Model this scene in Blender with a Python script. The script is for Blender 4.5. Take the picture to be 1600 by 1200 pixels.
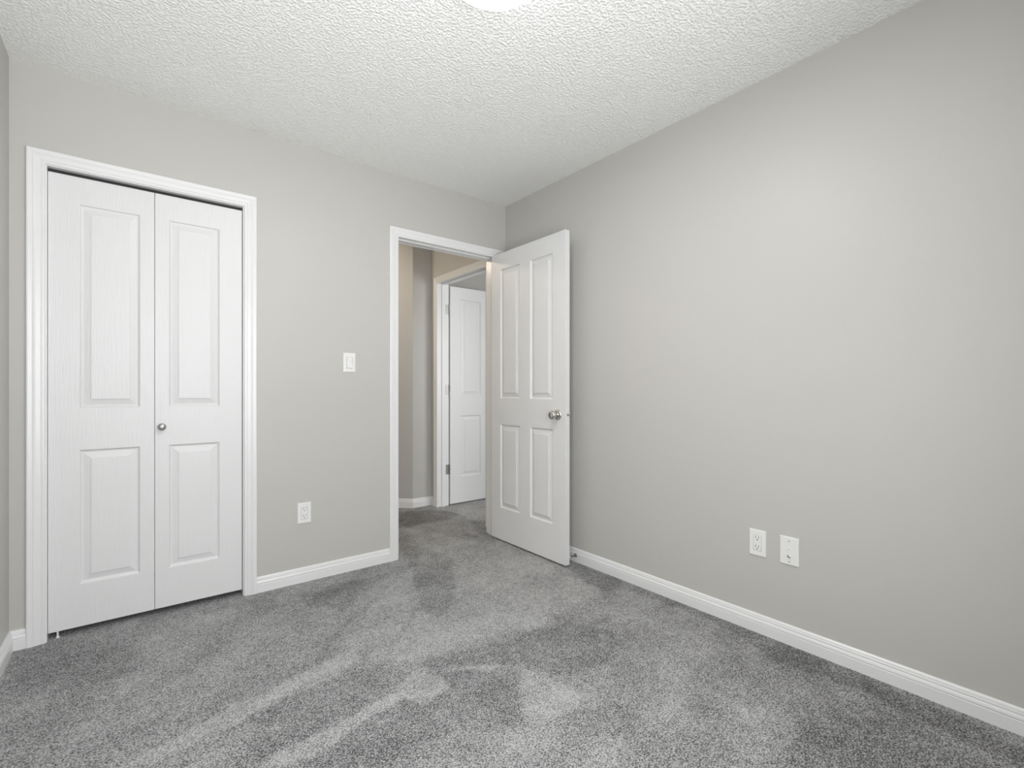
import bpy, bmesh, math
import numpy as np
from mathutils import Vector

for o in list(bpy.data.objects):
    bpy.data.objects.remove(o)
scene = bpy.context.scene
COL = scene.collection
R = math.radians

# ------------------------------------------------------------------ camera, sky, daylight, exposure
cam_data = bpy.data.cameras.new("camera")
cam = bpy.data.objects.new("camera", cam_data)
COL.objects.link(cam)
cam.location = (0.0, 0.0, 1.077)
cam.rotation_euler = (R(90), 0, R(-38.38))
cam_data.sensor_width = 36.0
cam_data.lens = 743.7 / 1600 * 36.0
cam_data.shift_y = 9.0 / 1600
cam_data.clip_start = 0.02
scene.camera = cam

world = bpy.data.worlds.new("World")
scene.world = world
world.use_nodes = True
world.node_tree.nodes["Background"].inputs[0].default_value = (0.75, 0.87, 1.0, 1)
world.node_tree.nodes["Background"].inputs[1].default_value = 1.0


def area_lamp(name, loc, rot, sx, sy, power, color):
    d = bpy.data.lights.new(name, "AREA")
    d.shape = "RECTANGLE"
    d.size, d.size_y = sx, sy
    d.energy = power
    d.color = color
    o = bpy.data.objects.new(name, d)
    o.location = loc
    o.rotation_euler = rot
    COL.objects.link(o)
    return o


WIN = (-0.34, 1.10, 0.45, 2.14)          # bedroom window x0 x1 z0 z1 in the wall behind the camera
area_lamp("daylight_bedroom", ((WIN[0] + WIN[1]) / 2, -0.50, (WIN[2] + WIN[3]) / 2), (R(90), 0, 0),
         WIN[1] - WIN[0], WIN[3] - WIN[2], 66.0, (0.98, 0.99, 1.0))
ceiling_fill = area_lamp("ceiling_fill_lamp", ((WIN[0] + WIN[1]) / 2, -2.4, -0.6), (0, 0, 0), 3.0, 2.0, 260.0, (1.0, 1.0, 1.0))
ceiling_fill.rotation_euler = Vector((0, 2.1, 2.05)).to_track_quat("-Z", "Y").to_euler()     # unseen fill lamp added outside, aimed up to brighten the ceiling
area_lamp("daylight_next_room", (3.2, 0.85, 1.5), (R(90), 0, 0), 1.2, 1.2, 41.0, (0.99, 0.995, 1.0))

scene.view_settings.view_transform = "Standard"
scene.view_settings.look = "None"
scene.view_settings.gamma = 1.0
scene.view_settings.use_curve_mapping = False
scene.view_settings.exposure = -0.20
scene.cycles.max_bounces = 14
scene.cycles.diffuse_bounces = 10
scene.cycles.use_denoising = True

# ------------------------------------------------------------------ materials
def new_mat(name, color, rough=0.5, metal=0.0, spec=0.5):
    m = bpy.data.materials.new(name)
    m.use_nodes = True
    b = m.node_tree.nodes["Principled BSDF"]
    b.inputs["Base Color"].default_value = (*color, 1)
    b.inputs["Roughness"].default_value = rough
    b.inputs["Metallic"].default_value = metal
    b.inputs["Specular IOR Level"].default_value = spec
    return m


def add_bump(m, scale, strength, dist, detail=2.0, stretch=(1, 1, 1), ramp=None):
    nt = m.node_tree
    b = nt.nodes["Principled BSDF"]
    geo = nt.nodes.new("ShaderNodeNewGeometry")
    mp = nt.nodes.new("ShaderNodeMapping")
    mp.inputs["Scale"].default_value = stretch
    no = nt.nodes.new("ShaderNodeTexNoise")
    no.inputs["Scale"].default_value = scale
    no.inputs["Detail"].default_value = detail
    nt.links.new(geo.outputs["Position"], mp.inputs["Vector"])
    nt.links.new(mp.outputs["Vector"], no.inputs["Vector"])
    bu = nt.nodes.new("ShaderNodeBump")
    bu.inputs["Strength"].default_value = strength
    bu.inputs["Distance"].default_value = dist
    src = no.outputs["Fac"]
    if ramp:
        r = nt.nodes.new("ShaderNodeMapRange")
        r.interpolation_type = "SMOOTHSTEP"
        r.inputs["From Min"].default_value, r.inputs["From Max"].default_value = ramp
        nt.links.new(src, r.inputs["Value"])
        src = r.outputs["Result"]
    nt.links.new(src, bu.inputs["Height"])
    nt.links.new(bu.outputs["Normal"], b.inputs["Normal"])
    return no


M_WALL = new_mat("greige_wall_paint", (0.527, 0.517, 0.490), 0.42, spec=0.35)
add_bump(M_WALL, 260, 0.08, 0.002, 2)
M_CEIL = new_mat("stippled_white_ceiling", (0.90, 0.90, 0.89), 0.9, spec=0.1)
add_bump(M_CEIL, 95, 0.48, 0.009, 2.0, ramp=(0.40, 0.66))
M_TRIM = new_mat("white_trim_paint", (0.78, 0.78, 0.78), 0.27)
M_DOOR = new_mat("white_moulded_door_paint", (0.74, 0.74, 0.74), 0.34, spec=0.4)
add_bump(M_DOOR, 60, 0.75, 0.0013, 3, stretch=(3.6, 3.6, 0.16))
M_PLATE = new_mat("white_device_plastic", (0.80, 0.80, 0.785), 0.35)
M_SLOT = new_mat("dark_socket_slot", (0.03, 0.03, 0.03), 0.6)
M_NICKEL = new_mat("satin_nickel", (0.62, 0.61, 0.59), 0.22, 1.0)
M_DARKMETAL = new_mat("dark_polished_metal", (0.22, 0.22, 0.22), 0.25, 1.0)
M_HINGE = new_mat("dull_steel_hinge", (0.42, 0.41, 0.40), 0.42, 0.9)
M_PULL = new_mat("dull_pewter", (0.42, 0.42, 0.41), 0.38, 0.85)
M_TRACK = new_mat("dark_track_steel", (0.02, 0.02, 0.02), 0.6)
M_VINYL = new_mat("white_window_vinyl", (0.82, 0.82, 0.82), 0.35)

M_GLASS = bpy.data.materials.new("window_pane_glass")
M_GLASS.use_nodes = True
_n = M_GLASS.node_tree
_n.nodes.remove(_n.nodes["Principled BSDF"])
_t = _n.nodes.new("ShaderNodeBsdfTransparent")
_g = _n.nodes.new("ShaderNodeBsdfGlossy")
_g.inputs["Roughness"].default_value = 0.02
_x = _n.nodes.new("ShaderNodeMixShader")
_x.inputs[0].default_value = 0.06
_n.links.new(_t.outputs[0], _x.inputs[1])
_n.links.new(_g.outputs[0], _x.inputs[2])
_n.links.new(_x.outputs[0], _n.nodes["Material Output"].inputs["Surface"])


def glow(name, color, strength):
    m = new_mat(name, (0.9, 0.9, 0.88), 0.25)
    b = m.node_tree.nodes["Principled BSDF"]
    b.inputs["Emission Color"].default_value = (*color, 1)
    b.inputs["Emission Strength"].default_value = strength
    return m


# carpet: pile marks with broader dark and pale areas (vertex attribute) and a fine yarn speckle
M_CARPET = new_mat("grey_cut_pile_carpet", (0.25, 0.25, 0.25), 0.95, spec=0.1)
nt = M_CARPET.node_tree
bs = nt.nodes["Principled BSDF"]
bs.inputs["Sheen Weight"].default_value = 0.15
at = nt.nodes.new("ShaderNodeAttribute")
at.attribute_name = "pile"
geo = nt.nodes.new("ShaderNodeNewGeometry")


def carpet_noise(scale, detail):
    n = nt.nodes.new("ShaderNodeTexNoise")
    n.inputs["Scale"].default_value = scale
    n.inputs["Detail"].default_value = detail
    nt.links.new(geo.outputs["Position"], n.inputs["Vector"])
    return n


n_fine = carpet_noise(210, 3)
n_mid = carpet_noise(38, 3)


def math_node(op, a, b_):
    n = nt.nodes.new("ShaderNodeMath")
    n.operation = op
    for i, v in enumerate((a, b_)):
        if isinstance(v, (int, float)):
            n.inputs[i].default_value = v
        else:
            nt.links.new(v, n.inputs[i])
    return n.outputs[0]


sp = math_node("MULTIPLY", math_node("SUBTRACT", n_fine.outputs["Fac"], 0.5), 2.8)
md = math_node("MULTIPLY", math_node("SUBTRACT", n_mid.outputs["Fac"], 0.5), 0.45)
tone = math_node("ADD", math_node("ADD", sp, md), at.outputs["Fac"])
rampn = nt.nodes.new("ShaderNodeValToRGB")
rampn.color_ramp.elements[0].position = 0.0
rampn.color_ramp.elements[0].color = (0.055, 0.055, 0.056, 1)
rampn.color_ramp.elements[1].position = 1.0
rampn.color_ramp.elements[1].color = (0.54, 0.54, 0.54, 1)
nt.links.new(tone, rampn.inputs["Fac"])
nt.links.new(rampn.outputs["Color"], bs.inputs["Base Color"])
bu = nt.nodes.new("ShaderNodeBump")
bu.inputs["Strength"].default_value = 0.7
bu.inputs["Distance"].default_value = 0.006
nt.links.new(n_fine.outputs["Fac"], bu.inputs["Height"])
nt.links.new(bu.outputs["Normal"], bs.inputs["Normal"])

# ------------------------------------------------------------------ helpers
class MB:
    """collects vertices and faces in world space and links them as one mesh object"""
    def __init__(self):
        self.v, self.f, self.smooth = [], [], []

    def add(self, verts, faces, smooth=False):
        k = len(self.v)
        self.v += [tuple(p) for p in verts]
        self.f += [tuple(i + k for i in f) for f in faces]
        self.smooth += [smooth] * len(faces)
        return self

    def box(self, x0, x1, y0, y1, z0, z1):
        v = [(x, y, z) for x in (x0, x1) for y in (y0, y1) for z in (z0, z1)]
        return self.add(v, [(0, 1, 3, 2), (4, 6, 7, 5), (0, 4, 5, 1), (2, 3, 7, 6), (0, 2, 6, 4), (1, 5, 7, 3)])

    def prism(self, poly, z0, z1):
        n = len(poly)
        v = [(x, y, z0) for x, y in poly] + [(x, y, z1) for x, y in poly]
        f = [tuple(range(n)), tuple(range(n, 2 * n))]
        f += [(i, (i + 1) % n, n + (i + 1) % n, n + i) for i in range(n)]
        return self.add(v, f)

    def loft(self, A, B, smooth=False):
        """closed sections A and B with caps"""
        n = len(A)
        f = [(i, (i + 1) % n, n + (i + 1) % n, n + i) for i in range(n)]
        return self.add(list(A) + list(B), f + [tuple(range(n)), tuple(range(n, 2 * n))], smooth)

    def lathe(self, base, axis, prof, seg=32, smooth=True):
        """prof: (distance along axis, radius)"""
        ax = Vector(axis).normalized()
        s = ax.orthogonal().normalized()
        t = ax.cross(s)
        v, f = [], []
        for d, r in prof:
            for k in range(seg):
                a = 2 * math.pi * k / seg
                v.append(Vector(base) + ax * d + s * (r * math.cos(a)) + t * (r * math.sin(a)))
        for i in range(len(prof) - 1):
            for k in range(seg):
                f.append((i * seg + k, i * seg + (k + 1) % seg, (i + 1) * seg + (k + 1) % seg, (i + 1) * seg + k))
        self.add(v, f, smooth)
        if prof[0][1] > 1e-5:
            self.add(v[:seg], [tuple(range(seg))])
        if prof[-1][1] > 1e-5:
            self.add(v[-seg:], [tuple(range(seg))])
        return self

    def rings(self, loops, cap=True, smooth=False):
        """successive closed loops of equal length joined by quads; the last one capped"""
        n = len(loops[0])
        v = [p for l in loops for p in l]
        f = []
        for i in range(len(loops) - 1):
            f += [(i * n + k, i * n + (k + 1) % n, (i + 1) * n + (k + 1) % n, (i + 1) * n + k) for k in range(n)]
        if cap:
            f.append(tuple(range((len(loops) - 1) * n, len(loops) * n)))
        return self.add(v, f, smooth)

    def build(self, name, mat, parent=None, loc=None):
        if loc is None:
            a = np.array(self.v)
            lo, hi = a.min(0), a.max(0)
            loc = ((lo[0] + hi[0]) / 2, (lo[1] + hi[1]) / 2, lo[2])
        loc = Vector(loc)
        me = bpy.data.meshes.new(name)
        me.from_pydata([Vector(p) - loc for p in self.v], [], self.f)
        bm = bmesh.new()
        bm.from_mesh(me)
        bmesh.ops.remove_doubles(bm, verts=bm.verts, dist=1e-6)
        bmesh.ops.recalc_face_normals(bm, faces=bm.faces)
        bm.to_mesh(me)
        bm.free()
        if any(self.smooth):
            me.polygons.foreach_set("use_smooth", [True] * len(me.polygons))
            me.set_sharp_from_angle(angle=R(40))
        me.materials.append(mat)
        o = bpy.data.objects.new(name, me)
        COL.objects.link(o)
        if parent is not None:
            o.parent = parent
            o.location = loc - world_loc(parent)
        else:
            o.location = loc
        return o


def world_loc(o):
    p = Vector(o.location)
    while o.parent is not None:
        o = o.parent
        p += Vector(o.location)
    return p


def tag(o, label=None, cat=None, kind=None, group=None):
    if label:
        o["label"] = label
    if cat:
        o["category"] = cat
    if kind:
        o["kind"] = kind
    if group:
        o["group"] = group
    return o


def empty(name, loc, label, cat, kind=None):
    o = bpy.data.objects.new(name, None)
    o.empty_display_size = 0.05
    o.location = loc
    COL.objects.link(o)
    return tag(o, label, cat, kind)


def slab(us, vs, holes, P, t, skip_sides=False):
    """flat slab in (u, v) from n=0 (front) to n=t with rectangular holes; P(u, v, n) -> world"""
    mb = MB()

    def empty_cell(i, j):
        if i < 0 or j < 0 or i >= len(us) - 1 or j >= len(vs) - 1:
            return True
        cu, cv = (us[i] + us[i + 1]) / 2, (vs[j] + vs[j + 1]) / 2
        return any(a < cu < b and c < cv < d for a, b, c, d in holes)

    for i in range(len(us) - 1):
        for j in range(len(vs) - 1):
            if empty_cell(i, j):
                continue
            u0, u1, v0, v1 = us[i], us[i + 1], vs[j], vs[j + 1]
            for n in (0, t):
                mb.add([P(u0, v0, n), P(u1, v0, n), P(u1, v1, n), P(u0, v1, n)], [(0, 1, 2, 3)])
            for (di, dj, a, b) in ((-1, 0, (u0, v0), (u0, v1)), (1, 0, (u1, v0), (u1, v1)),
                                   (0, -1, (u0, v0), (u1, v0)), (0, 1, (u0, v1), (u1, v1))):
                if empty_cell(i + di, j + dj):
                    mb.add([P(*a, 0), P(*b, 0), P(*b, t), P(*a, t)], [(0, 1, 2, 3)])
    return mb


XL, XR, YB, YF, ZC = -0.405, 2.163, 2.808, -0.31, 2.44
T = 0.115
ZF = 0.006      # top of the carpet pile
LIGHT_XY = (0.893, 1.220)

STROKES=[  # pile marks, darker band by the right baseboard, paler area at the doorway
(0.45,0.02,[(0.734,1.965),(0.68,1.819),(0.314,1.76),(0.056,1.704),(-0.03,1.743),(0.196,1.834),(0.445,1.9)]),
(0.35,0.03,[(0.329,1.845),(0.661,1.961),(0.688,1.857),(0.521,1.84),(0.316,1.775)]),
(0.6,0.012,[(0.342,1.448),(0.614,1.517),(0.721,1.541),(0.768,1.461),(0.89,1.475),(0.9,1.515),(0.868,1.591),(0.884,1.657),(0.845,1.661),(0.725,1.587),(0.573,1.55),(0.34,1.526),(0.269,1.507)]),
(-0.35,0.02,[(0.61,1.507),(0.719,1.537),(0.763,1.457),(0.904,1.485),(0.934,1.567),(1.036,1.505),(1.047,1.406),(1.15,1.414),(0.988,1.181),(0.846,1.229),(0.731,1.308),(0.567,1.27),(0.353,1.44)]),
(-0.25,0.04,[(0.682,1.842),(0.752,1.768),(0.814,1.626),(0.796,1.588),(0.578,1.56),(0.272,1.525),(0.313,1.756),(0.517,1.826)]),
(0.6,0.01,[(0.946,1.604),(1.146,1.465),(1.148,1.439),(0.934,1.567)]),
(-0.3,0.03,[(0.997,1.673),(1.136,1.65),(1.25,1.582),(1.151,1.471),(0.95,1.611)]),
(0.35,0.02,[(0.71,2.105),(1.32,2.636),(1.594,2.565),(1.516,1.995),(1.52,1.591),(1.323,1.643),(1.047,1.72),(0.99,1.679),(0.792,1.775),(0.699,1.889)]),
(-0.55,0.02,[(1.293,2.611),(1.572,2.582),(1.351,2.197),(1.261,2.03),(1.094,1.956),(1.09,2.104),(1.164,2.273)]),
(-0.45,0.03,[(1.439,3.076),(1.528,2.916),(1.342,2.619),(1.31,2.644)]),
(-0.3,0.01,[(1.091,2.134),(1.102,2.109),(0.903,1.904),(0.888,1.916)]),
(-0.35,0.015,[(1.311,1.628),(1.506,1.562),(1.617,1.487),(1.651,1.36),(1.487,1.225),(1.251,1.262),(1.189,1.421),(1.221,1.517)]),
(-0.3,0.015,[(1.563,1.699),(1.621,1.49),(1.79,1.475),(1.755,1.446),(1.591,1.477),(1.521,1.564)]),
(0.4,0.04,[(1.169,1.437),(1.239,1.171),(1.142,1.1),(0.981,1.173)]),
(0.15,0.06,[(0.906,1.169),(1.179,1.084),(1.131,0.932),(1.064,0.876),(0.815,1.073)]),
(-0.4,0.03,[(0.665,2.668),(1.205,2.636),(0.932,2.422),(0.781,2.318),(0.666,2.501)]),
(-0.15,0.04,[(0.409,2.295),(0.781,2.318),(0.71,2.105),(0.685,1.9),(0.327,1.832),(0.382,2.14)]),
(-0.7,0.04,[(1.71,3.965),(2.139,3.71),(2.203,3.493),(2.023,3.403),(1.478,3.427)]),
(-0.5,0.04,[(2.136,3.241),(2.262,3.213),(2.028,2.831),(2.011,2.964)]),
(-0.4,0.03,[(1.644,3.139),(1.722,3.078),(1.678,3.0),(1.609,3.055)]),
(-0.35,0.03,[(1.924,3.095),(1.977,3.053),(1.947,2.8),(1.97,2.75),(1.903,2.969)]),
(-0.55,0.04,[(2.119,2.092),(2.175,1.433),(2.163,0.974),(2.153,0.562),(2.077,0.158),(1.956,0.149),(2.027,0.529),(1.984,0.808),(2.105,1.151),(2.059,1.631),(1.943,1.687),(1.976,1.933)]),
(-0.45,0.06,[(1.692,0.621),(1.888,0.493),(1.982,0.291),(1.9,0.145),(1.407,0.573)]),
(-0.25,0.06,[(2.062,1.106),(2.104,0.55),(2.008,0.295),(1.862,0.486),(1.715,0.63),(1.788,0.888)]),
(0.4,0.04,[(1.179,1.266),(1.252,1.225),(1.227,1.147),(1.151,1.147),(1.14,1.201)]),
(0.4,0.04,[(1.604,0.774),(1.675,0.732),(1.624,0.689),(1.535,0.719)]),
(0.35,0.03,[(1.574,1.404),(1.62,1.368),(1.57,1.314),(1.519,1.343)]),
(-0.2,0.03,[(1.302,0.866),(1.427,0.78),(1.396,0.756),(1.256,0.843)]),
(-0.2,0.05,[(1.197,1.068),(1.369,0.989),(1.203,0.97)]),
(-0.3,0.05,[(-0.387,2.773),(-0.205,2.761),(0.013,2.521),(-0.028,2.295),(-0.249,2.336),(-0.366,2.461)]),
(0.25,0.05,[(0.013,2.636),(0.388,2.694),(0.381,2.581),(0.028,2.531)]),
(0.3,0.05,[(1.628,3.481),(1.939,2.68),(2.04,2.02),(1.931,1.665),(1.532,1.665),(1.499,1.973),(1.594,2.565),(1.528,2.916)]),
(0.2,0.06,[(1.898,3.789),(2.576,3.668),(2.064,2.911),(1.735,3.102)]),
]
PILE_GAIN, PILE_BASE = 0.34, 0.475

# ------------------------------------------------------------------ floor: one continuous carpet
def build_floor():
    xs = np.unique(np.round(np.concatenate([np.arange(XL - 0.115, 2.3, 0.0125), np.arange(2.3, 4.51, 0.1)]), 4))
    ys = np.unique(np.round(np.concatenate([np.arange(YF - 0.115, 4.3, 0.0125), np.arange(4.3, 5.05, 0.1)]), 4))
    X, Y = np.meshgrid(xs, ys, indexing="ij")
    rng = np.random.default_rng(7)

    def vnoise(x, y, cell, seed):
        g = np.random.default_rng(seed).random((128, 128))
        u, v = x / cell + 31.3, y / cell + 17.7
        i, j = np.floor(u).astype(int), np.floor(v).astype(int)
        a, b = u - i, v - j
        a, b = a * a * (3 - 2 * a), b * b * (3 - 2 * b)
        q = lambda p, r: g[p % 128, r % 128]
        return (q(i, j) * (1 - a) * (1 - b) + q(i + 1, j) * a * (1 - b) + q(i, j + 1) * (1 - a) * b + q(i + 1, j + 1) * a * b) - 0.5

    def sdf(px, py, poly):
        d = np.full(px.shape, 1e9)
        inside = np.zeros(px.shape, bool)
        n = len(poly)
        for k in range(n):
            (ax, ay), (bx, by) = poly[k], poly[(k + 1) % n]
            ex, ey = bx - ax, by - ay
            wx, wy = px - ax, py - ay
            t = np.clip((wx * ex + wy * ey) / (ex * ex + ey * ey + 1e-12), 0, 1)
            d = np.minimum(d, np.hypot(wx - ex * t, wy - ey * t))
            c = ((ay > py) != (by > py)) & (px < (bx - ax) * (py - ay) / (by - ay + 1e-12) + ax)
            inside ^= c
        return np.where(inside, -d, d)

    wx = X + 0.022 * vnoise(X, Y, 0.09, 1) + 0.018 * vnoise(X, Y, 0.03, 2)
    wy = Y + 0.022 * vnoise(X, Y, 0.09, 3) + 0.018 * vnoise(X, Y, 0.03, 4)
    pile = np.zeros(X.shape)
    for delta, soft, poly in STROKES:
        soft *= 0.65
        s = np.clip((soft - sdf(wx, wy, poly)) / (2 * soft), 0, 1)
        pile += delta * s * s * (3 - 2 * s)
    c, s_ = math.cos(R(35)), math.sin(R(35))
    U, V = X * c + Y * s_, -X * s_ + Y * c
    pile = PILE_GAIN * pile + 0.16 * vnoise(U, V * 2.2, 0.22, 5) + 0.13 * vnoise(X, Y, 0.09, 6) + 0.09 * vnoise(X, Y, 0.035, 8)
    val = PILE_BASE + pile
    nx, ny = X.shape
    me = bpy.data.meshes.new("floor")
    verts = np.stack([X, Y, np.full(X.shape, ZF)], -1).reshape(-1, 3)
    idx = np.arange(nx * ny).reshape(nx, ny)
    faces = np.stack([idx[:-1, :-1], idx[1:, :-1], idx[1:, 1:], idx[:-1, 1:]], -1).reshape(-1, 4)
    k = len(verts)
    x0, x1, y0, y1 = xs[0], xs[-1], ys[0], ys[-1]
    under = [(x0, y0, -0.06), (x1, y0, -0.06), (x1, y1, -0.06), (x0, y1, -0.06)]
    fl = faces.tolist() + [[k + 3, k + 2, k + 1, k],
                           [k, k + 1] + idx[::-1, 0].tolist(),
                           [k + 1, k + 2] + idx[-1, ::-1].tolist(),
                           [k + 2, k + 3] + idx[:, -1].tolist(),
                           [k + 3, k] + idx[0, :].tolist()]
    me.from_pydata(verts.tolist() + under, [], fl)
    a = me.attributes.new("pile", "FLOAT", "POINT")
    a.data.foreach_set("value", np.concatenate([val.reshape(-1), np.full(4, 0.5)]).astype(np.float32))
    me.materials.append(M_CARPET)
    o = bpy.data.objects.new("floor", me)
    COL.objects.link(o)
    return tag(o, "grey cut-pile carpet with vacuum marks covering the whole floor", "carpet", "structure")


build_floor()

# ------------------------------------------------------------------ ceiling and walls
tag(MB().box(XL - T, 4.5, YF - T, 5.05, ZC, ZC + 0.08).build("ceiling", M_CEIL),
    "white stippled ceiling over the bedroom", "ceiling", "structure")

CL = (-0.305, 0.4525, 0.0, 2.045)      # rough openings: closet, entry, hall doorway
EN = (1.292, 2.085, 0.0, 2.060)
HD = (3.043, 3.836, 0.0, 2.060)

us = sorted({XL, CL[0], CL[1], EN[0], EN[1], XR})
vs = [0.0, CL[3], EN[3], ZC]
tag(slab(us, vs, [CL, EN], lambda u, v, n: (u, YB + n, v), T).build("wall_back", M_WALL),
    "greige wall with the closet and the open doorway in it", "wall", "structure")
tag(slab([YF - T, HD[0], HD[1], 4.8], [0, HD[3], ZC], [HD], lambda u, v, n: (XR + n, u, v), T).build("wall_right", M_WALL),
    "long bare greige wall on the right with two cover plates", "wall", "structure")
tag(MB().box(XL - T, XL, YF - T, 3.6, 0, ZC).build("wall_left", M_WALL),
    "sliver of greige wall left of the closet", "wall", "structure")
tag(slab([XL, WIN[0], WIN[1], XR], [0, WIN[2], WIN[3], ZC], [WIN], lambda u, v, n: (u, YF - n, v), T).build("wall_rear", M_WALL),
    "greige wall with the window, behind the viewer", "wall", "structure")
tag(MB().box(XL, 0.55, 3.5, 3.6, 0, ZC).build("wall_closet_back", M_WALL), "back wall inside the closet", "wall", "structure")
tag(MB().box(0.55, 0.65, YB + T, 5.03, 0, ZC).build("wall_hall_left", M_WALL), "wall between the closet and the hall", "wall", "structure")
tag(MB().prism([(1.976, 3.945), (XR, 3.945), (XR, 4.06), (2.0236, 4.06)], 0, ZC).build("wall_hall_end", M_WALL),
    "narrow greige wall at the hall end beside the white door frame", "wall", "structure")
tag(MB().prism([(1.976, 3.945), (2.0236, 4.06), (1.0476, 5.036), (1.0, 4.921)], 0, ZC).build("wall_hall_angled", M_WALL),
    "angled beige hall wall seen just inside the doorway's left edge", "wall", "structure")
tag(MB().box(0.65, 1.0, 4.921, 5.03, 0, ZC).build("wall_hall_far", M_WALL), "far end wall of the hall", "wall", "structure")
tag(MB().box(XR + T, 4.4, 4.30, 4.40, 0, ZC).build("wall_next_room_back", M_WALL), "grey wall of the room beyond the hall door", "wall", "structure")
tag(MB().box(4.4, 4.5, 0.9, 4.8, 0, ZC).build("wall_next_room_side", M_WALL), "side wall of the room beyond the hall", "wall", "structure")
tag(slab([XR + T, 2.6, 3.8, 4.4], [0, 0.9, 2.1, ZC], [(2.6, 3.8, 0.9, 2.1)], lambda u, v, n: (u, 1.0 - n, v), 0.1).build("wall_next_room_front", M_WALL),
    "window wall of the room beyond the hall", "wall", "structure")

# ------------------------------------------------------------------ mouldings
CASING = [(0, 0), (0, .0075), (.003, .0105), (.010, .011), (.0115, .0095), (.0135, .0095), (.015, .0115),
          (.030, .0135), (.034, .0155), (.0365, .0155), (.038, .014), (.040, .0155), (.052, .0172), (.056, .016), (.058, .0135), (.058, 0)]
BASE = [(0, 0), (.0135, 0), (.0135, .048), (.0118, .0495), (.0118, .051), (.0135, .053), (.0135, .057), (.012, .062), (.0095, .0655),
        (.0088, .067), (.0088, .0685), (.0102, .070), (.0095, .074), (.008, .0755), (.008, .077), (.0085, .078), (.007, .083), (.004, .0865), (0, .087)]


def casing_pieces(root, a0, a1, zt, P, mat=M_TRIM):
    """mitred side and head casings round an opening; P(a, z, v) -> world, v off the wall"""
    L0 = [P(a0 - u, 0, v) for u, v in CASING]
    L1 = [P(a0 - u, zt + u, v) for u, v in CASING]
    R0 = [P(a1 + u, 0, v) for u, v in CASING]
    R1 = [P(a1 + u, zt + u, v) for u, v in CASING]
    MB().loft(L0, L1).build("side_casing", mat, root)
    MB().loft(R0, R1).build("side_casing", mat, root)
    MB().loft(L1, R1).build("head_casing", mat, root)


def baseboard(name, A, B, nrm, ma=0.0, mb_=0.0, label=None, z0=0.0):
    """A->B along the wall foot, nrm points into the room; ma/mb_: shift of the ends per unit of thickness"""
    d = (Vector(B) - Vector(A)).normalized()
    n = Vector(nrm).normalized()
    S0 = [(*(Vector(A) + n * v + d * (ma * v)), z0 + h) for v, h in BASE]
    S1 = [(*(Vector(B) + n * v + d * (mb_ * v)), z0 + h) for v, h in BASE]
    return tag(MB().loft(S0, S1).build(name, M_TRIM), label, "baseboard", "structure")


# closet surround
t2 = empty("trim_2", (0.07, YB, 0), "white fluted casing framing the closet bifold door", "door frame", "structure")
casing_pieces(t2, -0.297, 0.4445, 2.0315, lambda a, z, v: (a, YB - v, z))
MB().box(-0.305, -0.293, YB - .001, YB + T, 0, 2.036).build("jamb", M_TRIM, t2)
MB().box(0.4405, 0.4525, YB - .001, YB + T, 0, 2.036).build("jamb", M_TRIM, t2)
MB().box(-0.293, 0.4405, YB - .001, 2.838, 2.0285, 2.036).box(-0.305, 0.4525, YB - .001, YB + T, 2.036, 2.045).build("head_jamb", M_TRIM, t2)

# bedroom doorway surround
t1 = empty("trim_1", (1.69, YB, 0), "white casing and jamb framing the open bedroom doorway", "door frame", "structure")
casing_pieces(t1, 1.302, 2.075, 2.043, lambda a, z, v: (a, YB - v, z))
casing_pieces(t1, 1.302, 2.075, 2.043, lambda a, z, v: (a, YB + T + v, z))
MB().box(1.292, 1.307, YB - .001, YB + T + .001, 0, 2.047).build("jamb", M_TRIM, t1)
MB().box(2.070, 2.085, YB - .001, YB + T + .001, 0, 2.047).build("jamb", M_TRIM, t1)
MB().box(1.292, 2.085, YB - .001, YB + T + .001, 2.047, 2.060).build("head_jamb", M_TRIM, t1)
MB().box(1.307, 1.317, YB + .038, YB + .070, 0, 2.037).build("stop_strip", M_TRIM, t1)
MB().box(2.060, 2.070, YB + .038, YB + .070, 0, 2.037).build("stop_strip", M_TRIM, t1)
MB().box(1.307, 2.070, YB + .038, YB + .070, 2.037, 2.047).build("stop_strip", M_TRIM, t1)

# hall doorway surround
t3 = empty("trim_3", (XR, 3.44, 0), "white casing and jamb around the hall door, seen through the doorway", "door frame", "structure")
casing_pieces(t3, 3.055, 3.817, 2.045, lambda a, z, v: (XR - v, a, z))
MB().box(XR - .001, XR + T, 3.822, 3.836, 0, 2.05).build("jamb", M_TRIM, t3)
MB().box(XR - .001, XR + T, 3.043, 3.050, 0, 2.05).build("jamb", M_TRIM, t3)
MB().box(XR - .001, XR + T, 3.043, 3.836, 2.05, 2.06).build("head_jamb", M_TRIM, t3)
MB().box(XR + .040, XR + .075, 3.812, 3.822, 0, 2.04).build("stop_strip", M_TRIM, t3)
MB().box(XR + .040, XR + .075, 3.05, 3.822, 2.04, 2.05).build("stop_strip", M_TRIM, t3)

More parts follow.
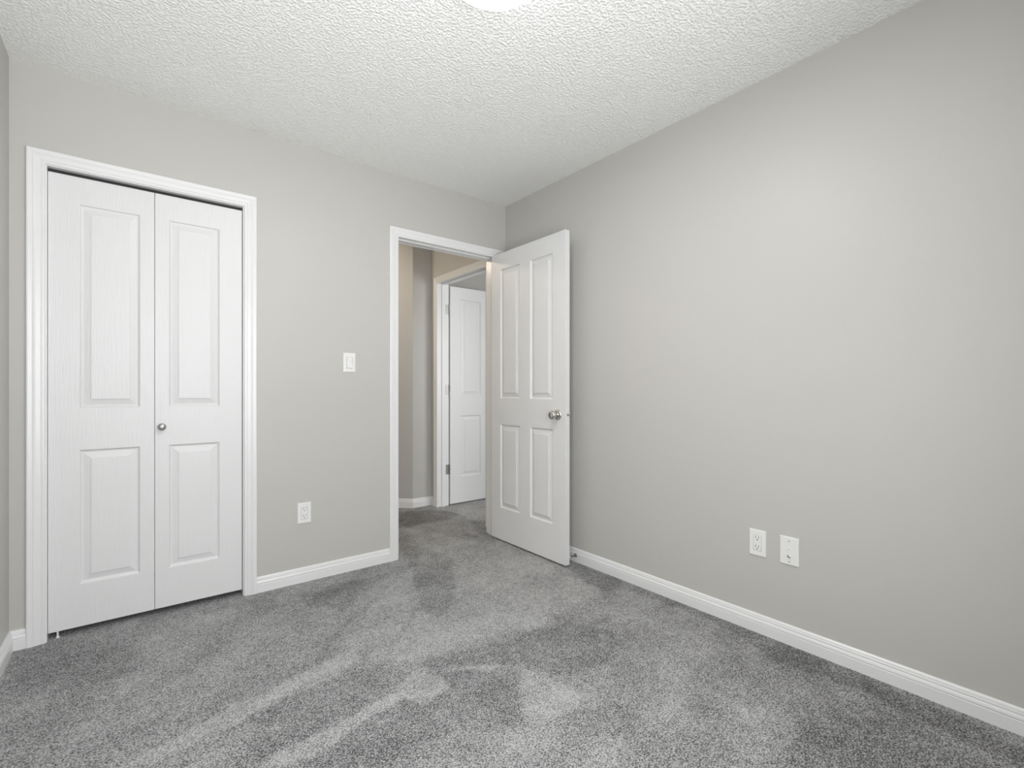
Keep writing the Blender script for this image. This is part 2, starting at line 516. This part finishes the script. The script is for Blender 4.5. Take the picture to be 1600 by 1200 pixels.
baseboard("baseboard_back", (0.5025, YB), (1.244, YB), (0, -1), label="white baseboard between the closet and the doorway")
baseboard("baseboard_back_corner", (XL, YB), (-0.355, YB), (0, -1), ma=1, label="short white baseboard left of the closet frame")
baseboard("baseboard_back_hinge_side", (2.133, YB), (XR, YB), (0, -1), mb_=-1, label="stub of white baseboard behind the open door")
baseboard("baseboard_right", (XR, YF), (XR, YB), (-1, 0), ma=1, mb_=-1, label="long white baseboard along the bare right wall")
baseboard("baseboard_left", (XL, YF), (XL, YB), (1, 0), ma=1, mb_=-1, label="white baseboard along the left wall at the photo's edge")
baseboard("baseboard_rear", (XL, YF), (XR, YF), (0, 1), ma=1, mb_=-1, label="white baseboard under the window")
k45 = math.tan(R(22.5))
baseboard("baseboard_hall_end", (1.976, 3.945), (XR, 3.945), (0, -1), ma=-k45, mb_=-1, label="white baseboard at the hall end, right of the bend")
baseboard("baseboard_hall_angled", (1.0, 4.921), (1.976, 3.945), (-1, -1), mb_=k45, label="white baseboard on the angled hall wall, left of the bend")
baseboard("baseboard_hall_right", (XR, 3.875), (XR, 3.945), (-1, 0), mb_=-1, label="tiny white baseboard piece beside the hall door casing")

# ------------------------------------------------------------------ doors
PANEL_RINGS = [(0, 0), (.0025, -.0008), (.004, -.0040), (.0075, -.0082), (.0120, -.0098), (.0150, -.0096), (.0365, -.0045), (.0388, -.0038), (.0395, -.0004), (.042, .0)]


def door_leaf(name, P, w, h, t, cols, rows, mat, parent=None, loc=None):
    """P(u, z, n): n = 0 visible face, n = t other face"""
    us, vs = [0.0, w], [0.0, h]
    holes = [(a, b, c, d) for a, b in cols for c, d in rows]
    for a, b in cols:
        us += [a, b]
    for c, d in rows:
        vs += [c, d]
    leaf = slab(sorted(us), sorted(vs), holes, P, t).build(name, mat, parent, loc)
    for a, b, c, d in holes:
        mb = MB()
        for side in (0, 1):
            loops = []
            for ins, dep in PANEL_RINGS:
                n = -dep if side == 0 else t + dep
                loops.append([P(a + ins, c + ins, n), P(b - ins, c + ins, n), P(b - ins, d - ins, n), P(a + ins, d - ins, n)])
            mb.rings(loops)
        mb.rings([[P(a, c, n), P(b, c, n), P(b, d, n), P(a, d, n)] for n in (0, t)], cap=False)
        mb.build("panel", mat, leaf)
    return leaf


# open bedroom door
z0 = 0.017
d1 = door_leaf("door_1", lambda u, z, n: (2.030 + n, 2.8015 - u, z0 + z), 0.756, 2.026, 0.035,
               [(.104, .321), (.428, .645)], [(.2425 - z0, .834 - z0), (1.016 - z0, 1.928 - z0)], M_DOOR,
               loc=(2.030, 2.8015, z0))
tag(d1, "white four-panel door standing open against the right wall", "door", "structure")
KY, KZ = 2.1105, 0.924
for sgn, x in ((-1, 2.030), (1, 2.065)):
    kn = MB().lathe((x, KY, KZ), (sgn, 0, 0), [(0.008, .0105), (.020, .0105), (.026, .013), (.032, .021), (.040, .0262), (.048, .0275),
                                              (.055, .0262), (.060, .021), (.062, .012), (.0625, 0)]).build("door_knob", M_NICKEL, d1)
    tag(kn, "satin nickel round door knob")
    MB().lathe((x, KY, KZ), (sgn, 0, 0), [(0, .0325), (.003, .0325), (.006, .031), (.009, .026), (.011, .016), (.0112, 0)]).build("knob_rose", M_NICKEL, kn)
lp = MB().box(2.0355, 2.0595, 2.0445, 2.0459, KZ - .028, KZ + .028).build("latch_plate", M_TRIM, d1)
MB().lathe((2.0475, 2.0450, KZ + .002), (0, -1, 0), [(0, .0085), (.008, .0085), (.0115, .006), (.012, 0)]).build("latch_bolt", M_NICKEL, lp)

# closet bifold
d2 = empty("door_2", (0.075, 2.825, 0.0345), "white bifold closet door with two folding leaves and one knob", "door", "structure")
zb = 0.0345
rows = [(.219 - zb, .813 - zb), (.995 - zb, 1.896 - zb)]
leafA = door_leaf("door_leaf", lambda u, z, n: (-0.2917 + u, 2.825 + n, zb + z), 0.3642, 1.977, 0.030, [(.0987, .3117)], rows, M_DOOR, d2)
leafB = door_leaf("door_leaf", lambda u, z, n: (0.0746 + u, 2.825 + n, zb + z), 0.3635, 1.977, 0.030, [(.0525, .2645)], rows, M_DOOR, d2)
tag(MB().lathe((0.1003, 2.825, 0.9005), (0, -1, 0), [(0, .008), (.010, .0065), (.014, .009), (.018, .0155), (.022, .0168), (.026, .0155), (.029, .011), (.0305, .005), (.0308, 0)]
               ).build("closet_knob", M_PULL, leafB), "small dull pewter knob")
MB().box(-0.290, 0.4375, 2.840, 2.872, 2.0135, 2.0358).build("top_track", M_TRACK, d2)
MB().lathe((-0.262, 2.832, ZF), (0, 0, 1), [(0, .007), (.004, .007), (.005, .0035), (.030, .0035)], 16).build("pivot_pin", M_PLATE, d2)

# hall door
z3 = 0.016
d3 = door_leaf("door_3", lambda u, z, n: (2.2905 + u, 3.815 + n, z3 + z), 0.755, 2.022, 0.035,
               [(.115, .345), (.412, .642)], [(.260 - z3, .833 - z3), (1.021 - z3, 1.928 - z3)], M_DOOR, loc=(2.2905, 3.815, z3))
tag(d3, "white panelled door open into the room across the hall", "door", "structure")
for zc in (0.340, 1.077, 1.819):
    hg = MB().lathe((2.2835, 3.8135, zc - .046), (0, 0, 1), [(0, .0065), (.0295, .0065), (.030, .0058), (.031, .0065), (.0605, .0065), (.061, .0058), (.062, .0065), (.092, .0065)], 16).build("hinge", M_HINGE, d3)
    MB().box(2.248, 2.2835, 3.8188, 3.8218, zc - .045, zc + .045).build("hinge_leaf", M_HINGE, hg)

# ------------------------------------------------------------------ cover plates
def plate_loops(P, u0, u1, v0, v1, n0, n1, ch):
    r = lambda i, n: [P(u0 + i, v0 + i, n), P(u1 - i, v0 + i, n), P(u1 - i, v1 - i, n), P(u0 + i, v1 - i, n)]
    return [r(0, n0), r(0, n1 - ch), r(ch * 0.4, n1 - ch * 0.3), r(ch * 1.4, n1)]


def on_back(x, z):
    return lambda u, v, n: (x + u, YB - n, z + v)


def on_right(y, z):
    return lambda u, v, n: (XR - n, y - u, z + v)


def cover(name, P, w, h, label, cat, hole=None):
    loops = plate_loops(P, -w / 2, w / 2, -h / 2, h / 2, 0, .0055, .0025)
    if hole:
        a, b = hole
        loops += [[P(-a, -b, n), P(a, -b, n), P(a, b, n), P(-a, b, n)] for n in (.0055, .0008)]
    o = MB().rings(loops).build("cover_plate", M_PLATE)
    root = empty(name, P(0, -h / 2, 0), label, cat)
    o.parent = root
    o.location = Vector(o.location) - Vector(root.location)
    return root


def disc(P, u, v, n0, n1, r, seg=20):
    c, a = Vector(P(u, v, n0)), Vector(P(u, v, n1)) - Vector(P(u, v, n0))
    return MB().lathe(c, a, [(0, r), (a.length * .7, r), (a.length, r * .8), (a.length, 0)], seg)


def outlet(P, label):
    root = cover("wall_outlet", P, .0717, .1145, label, "outlet", (.0175, .0345))
    body = MB().rings(plate_loops(P, -.0163, .0163, -.0333, .0333, .0008, .0068, .0012)).build("receptacle", M_PLATE, root)
    for s in (-1, 1):
        vc = s * .0195 + .001
        mb = MB()
        mb.rings(plate_loops(P, -.0078, -.0054, vc + .000, vc + .0085, .006, .00705, .0001))
        mb.rings(plate_loops(P, .0050, .0074, vc + .001, vc + .0078, .006, .00705, .0001))
        mb.add(*ground_hole(P, 0.0, vc - .0065))
        tag(mb.build("socket_slots", M_SLOT, body), "dark socket slots")
    return root


def ground_hole(P, u, v):
    pts = [(u + .0026 * math.cos(a), v + .0026 * math.sin(a)) for a in np.linspace(0, 2 * math.pi, 17)[:-1]]
    v_ = [P(a, b, .006) for a, b in pts] + [P(a, b, .00705) for a, b in pts]
    k = len(pts)
    return v_, [tuple(range(k, 2 * k))] + [(i, (i + 1) % k, k + (i + 1) % k, k + i) for i in range(k)]


outlet(on_back(0.7413, 0.3895), "white duplex outlet low on the back wall between closet and doorway")
outlet(on_right(0.9767, 0.400), "white duplex outlet on the right wall, left of the cable plate")

Pc = on_right(0.8465, 0.398)
cp = cover("cable_plate", Pc, .0745, .1175, "white cable jack plate on the right wall, right of the outlet", "wall plate")
tag(disc(Pc, .0, .012, .005, .010, .0052).build("phone_jack", M_PLATE, cp), "small white jack")
j = disc(Pc, .0, -.0215, .005, .0085, .0072, 6).build("coax_jack", M_NICKEL, cp)
tag(j, "metal coaxial jack")
disc(Pc, .0, -.0215, .008, .015, .0046).build("jack_barrel", M_NICKEL, j)
for v in (.0415, -.0455):
    disc(Pc, 0, v, .005, .0062, .0028, 16).build("screw", M_NICKEL, cp)

Ps = on_back(0.9943, 1.2378)
sw = cover("light_switch", Ps, .0717, .1130, "white rocker light switch on the wall left of the doorway", "light switch", (.0178, .0345))
rk = MB()
rk.add([Ps(-.0158, -.0318, .0008), Ps(.0158, -.0318, .0008), Ps(.0158, .0325, .0008), Ps(-.0158, .0325, .0008),
        Ps(-.0158, -.0318, .0120), Ps(.0158, -.0318, .0120), Ps(.0158, .0325, .0062), Ps(-.0158, .0325, .0062),
        Ps(-.0158, .0, .0072), Ps(.0158, .0, .0072)],
       [(0, 1, 5, 4), (4, 5, 9, 8), (8, 9, 6, 7), (7, 6, 2, 3), (0, 4, 8, 7, 3), (1, 2, 6, 9, 5), (0, 3, 2, 1)])
rk = rk.build("rocker", M_PLATE, sw)
MB().rings(plate_loops(Ps, .0060, .0095, -.004, .0270, .006, .0088, .0005)).build("slider", M_PLATE, sw)

# ------------------------------------------------------------------ door stop on the right baseboard
ds = MB().lathe((XR - .0130, 2.075, .048), (-1, 0, 0), [(0, .0115), (.002, .0115), (.004, .0085), (.012, .0050), (.030, .0034), (.052, .0034)], 20).build("door_stop", M_DARKMETAL)
tag(ds, "small metal door stop on the right baseboard behind the open door", "door stop")
MB().lathe((XR - .0650, 2.075, .048), (-1, 0, 0), [(0, .0065), (.010, .0065), (.013, .005), (.013, 0)], 20).build("rubber_tip", M_PLATE, ds)

# ------------------------------------------------------------------ ceiling lights
def ceiling_light(name, x, y, r, h, strength, color, label, lamp=0.0):
    root = empty(name, (x, y, ZC), label, "ceiling light")
    MB().lathe((x, y, ZC), (0, 0, -1), [(0, r * .93), (.014, r * .93), (.018, r * .88), (.018, 0)], 48).build("base_pan", M_TRIM, root)
    prof = [(.014, r)] + [(.014 + h * math.sin(a), r * math.cos(a) ** .8) for a in np.linspace(0.05, math.pi / 2 - .02, 14)] + [(.0141 + h, 0)]
    tag(MB().lathe((x, y, ZC), (0, 0, -1), prof, 48).build("glass_dome", glow(name + "_glass", color, strength), root), "lit white glass dome")
    if lamp:                                    # the bulb's light leaving the bottom of the glass
        d = bpy.data.lights.new("lamp_light", "AREA")
        d.shape = "DISK"
        d.size = 0.11
        d.energy = lamp
        d.color = color
        o = bpy.data.objects.new("lamp_light", d)
        o.location = (x, y, ZC - .014 - h - .003)
        COL.objects.link(o)
    return root


ceiling_light("ceiling_light", LIGHT_XY[0], LIGHT_XY[1], 0.165, 0.060, 4.0, (1.0, 0.993, 0.98), "lit white dome light on the bedroom ceiling at the photo's top edge", 13.0)
ceiling_light("ceiling_light", 1.14, 4.11, 0.15, 0.07, 42.0, (1.0, 0.84, 0.66), "warm dome light on the hall ceiling, out of sight past the doorway")

# ------------------------------------------------------------------ window behind the viewer
w0, w1, h0, h1 = WIN
wn = empty("window_1", ((w0 + w1) / 2, YF, h0), "white vinyl window in the wall behind the viewer", "window", "structure")


def frame(x0, x1, z0, z1, y0, y1, b):
    return slab([x0, x0 + b, x1 - b, x1], [z0, z0 + b, z1 - b, z1], [(x0 + b, x1 - b, z0 + b, z1 - b)], lambda u, v, n: (u, y0 + n, v), y1 - y0)


frame(w0, w1, h0, h1, YF - T, YF - T + .07, .045).build("window_frame", M_VINYL, wn)
mid = (w0 + w1) / 2
for a, b in ((w0 + .045, mid + .02), (mid - .02, w1 - .045)):
    yy = YF - T + (.012 if a < mid - .1 else .036)
    sash = frame(a, b, h0 + .045, h1 - .045, yy, yy + .022, .035).build("sash", M_VINYL, wn)
    MB().box(a + .035, b - .035, yy + .009, yy + .013, h0 + .08, h1 - .08).build("pane", M_GLASS, sash)
casing_pieces(wn, w0, w1, h1, lambda a, z, v: (a, YF + v, max(z, h0)))
MB().box(w0 - .07, w1 + .07, YF - .045, YF + .030, h0 - .02, h0).build("window_sill", M_TRIM, wn)
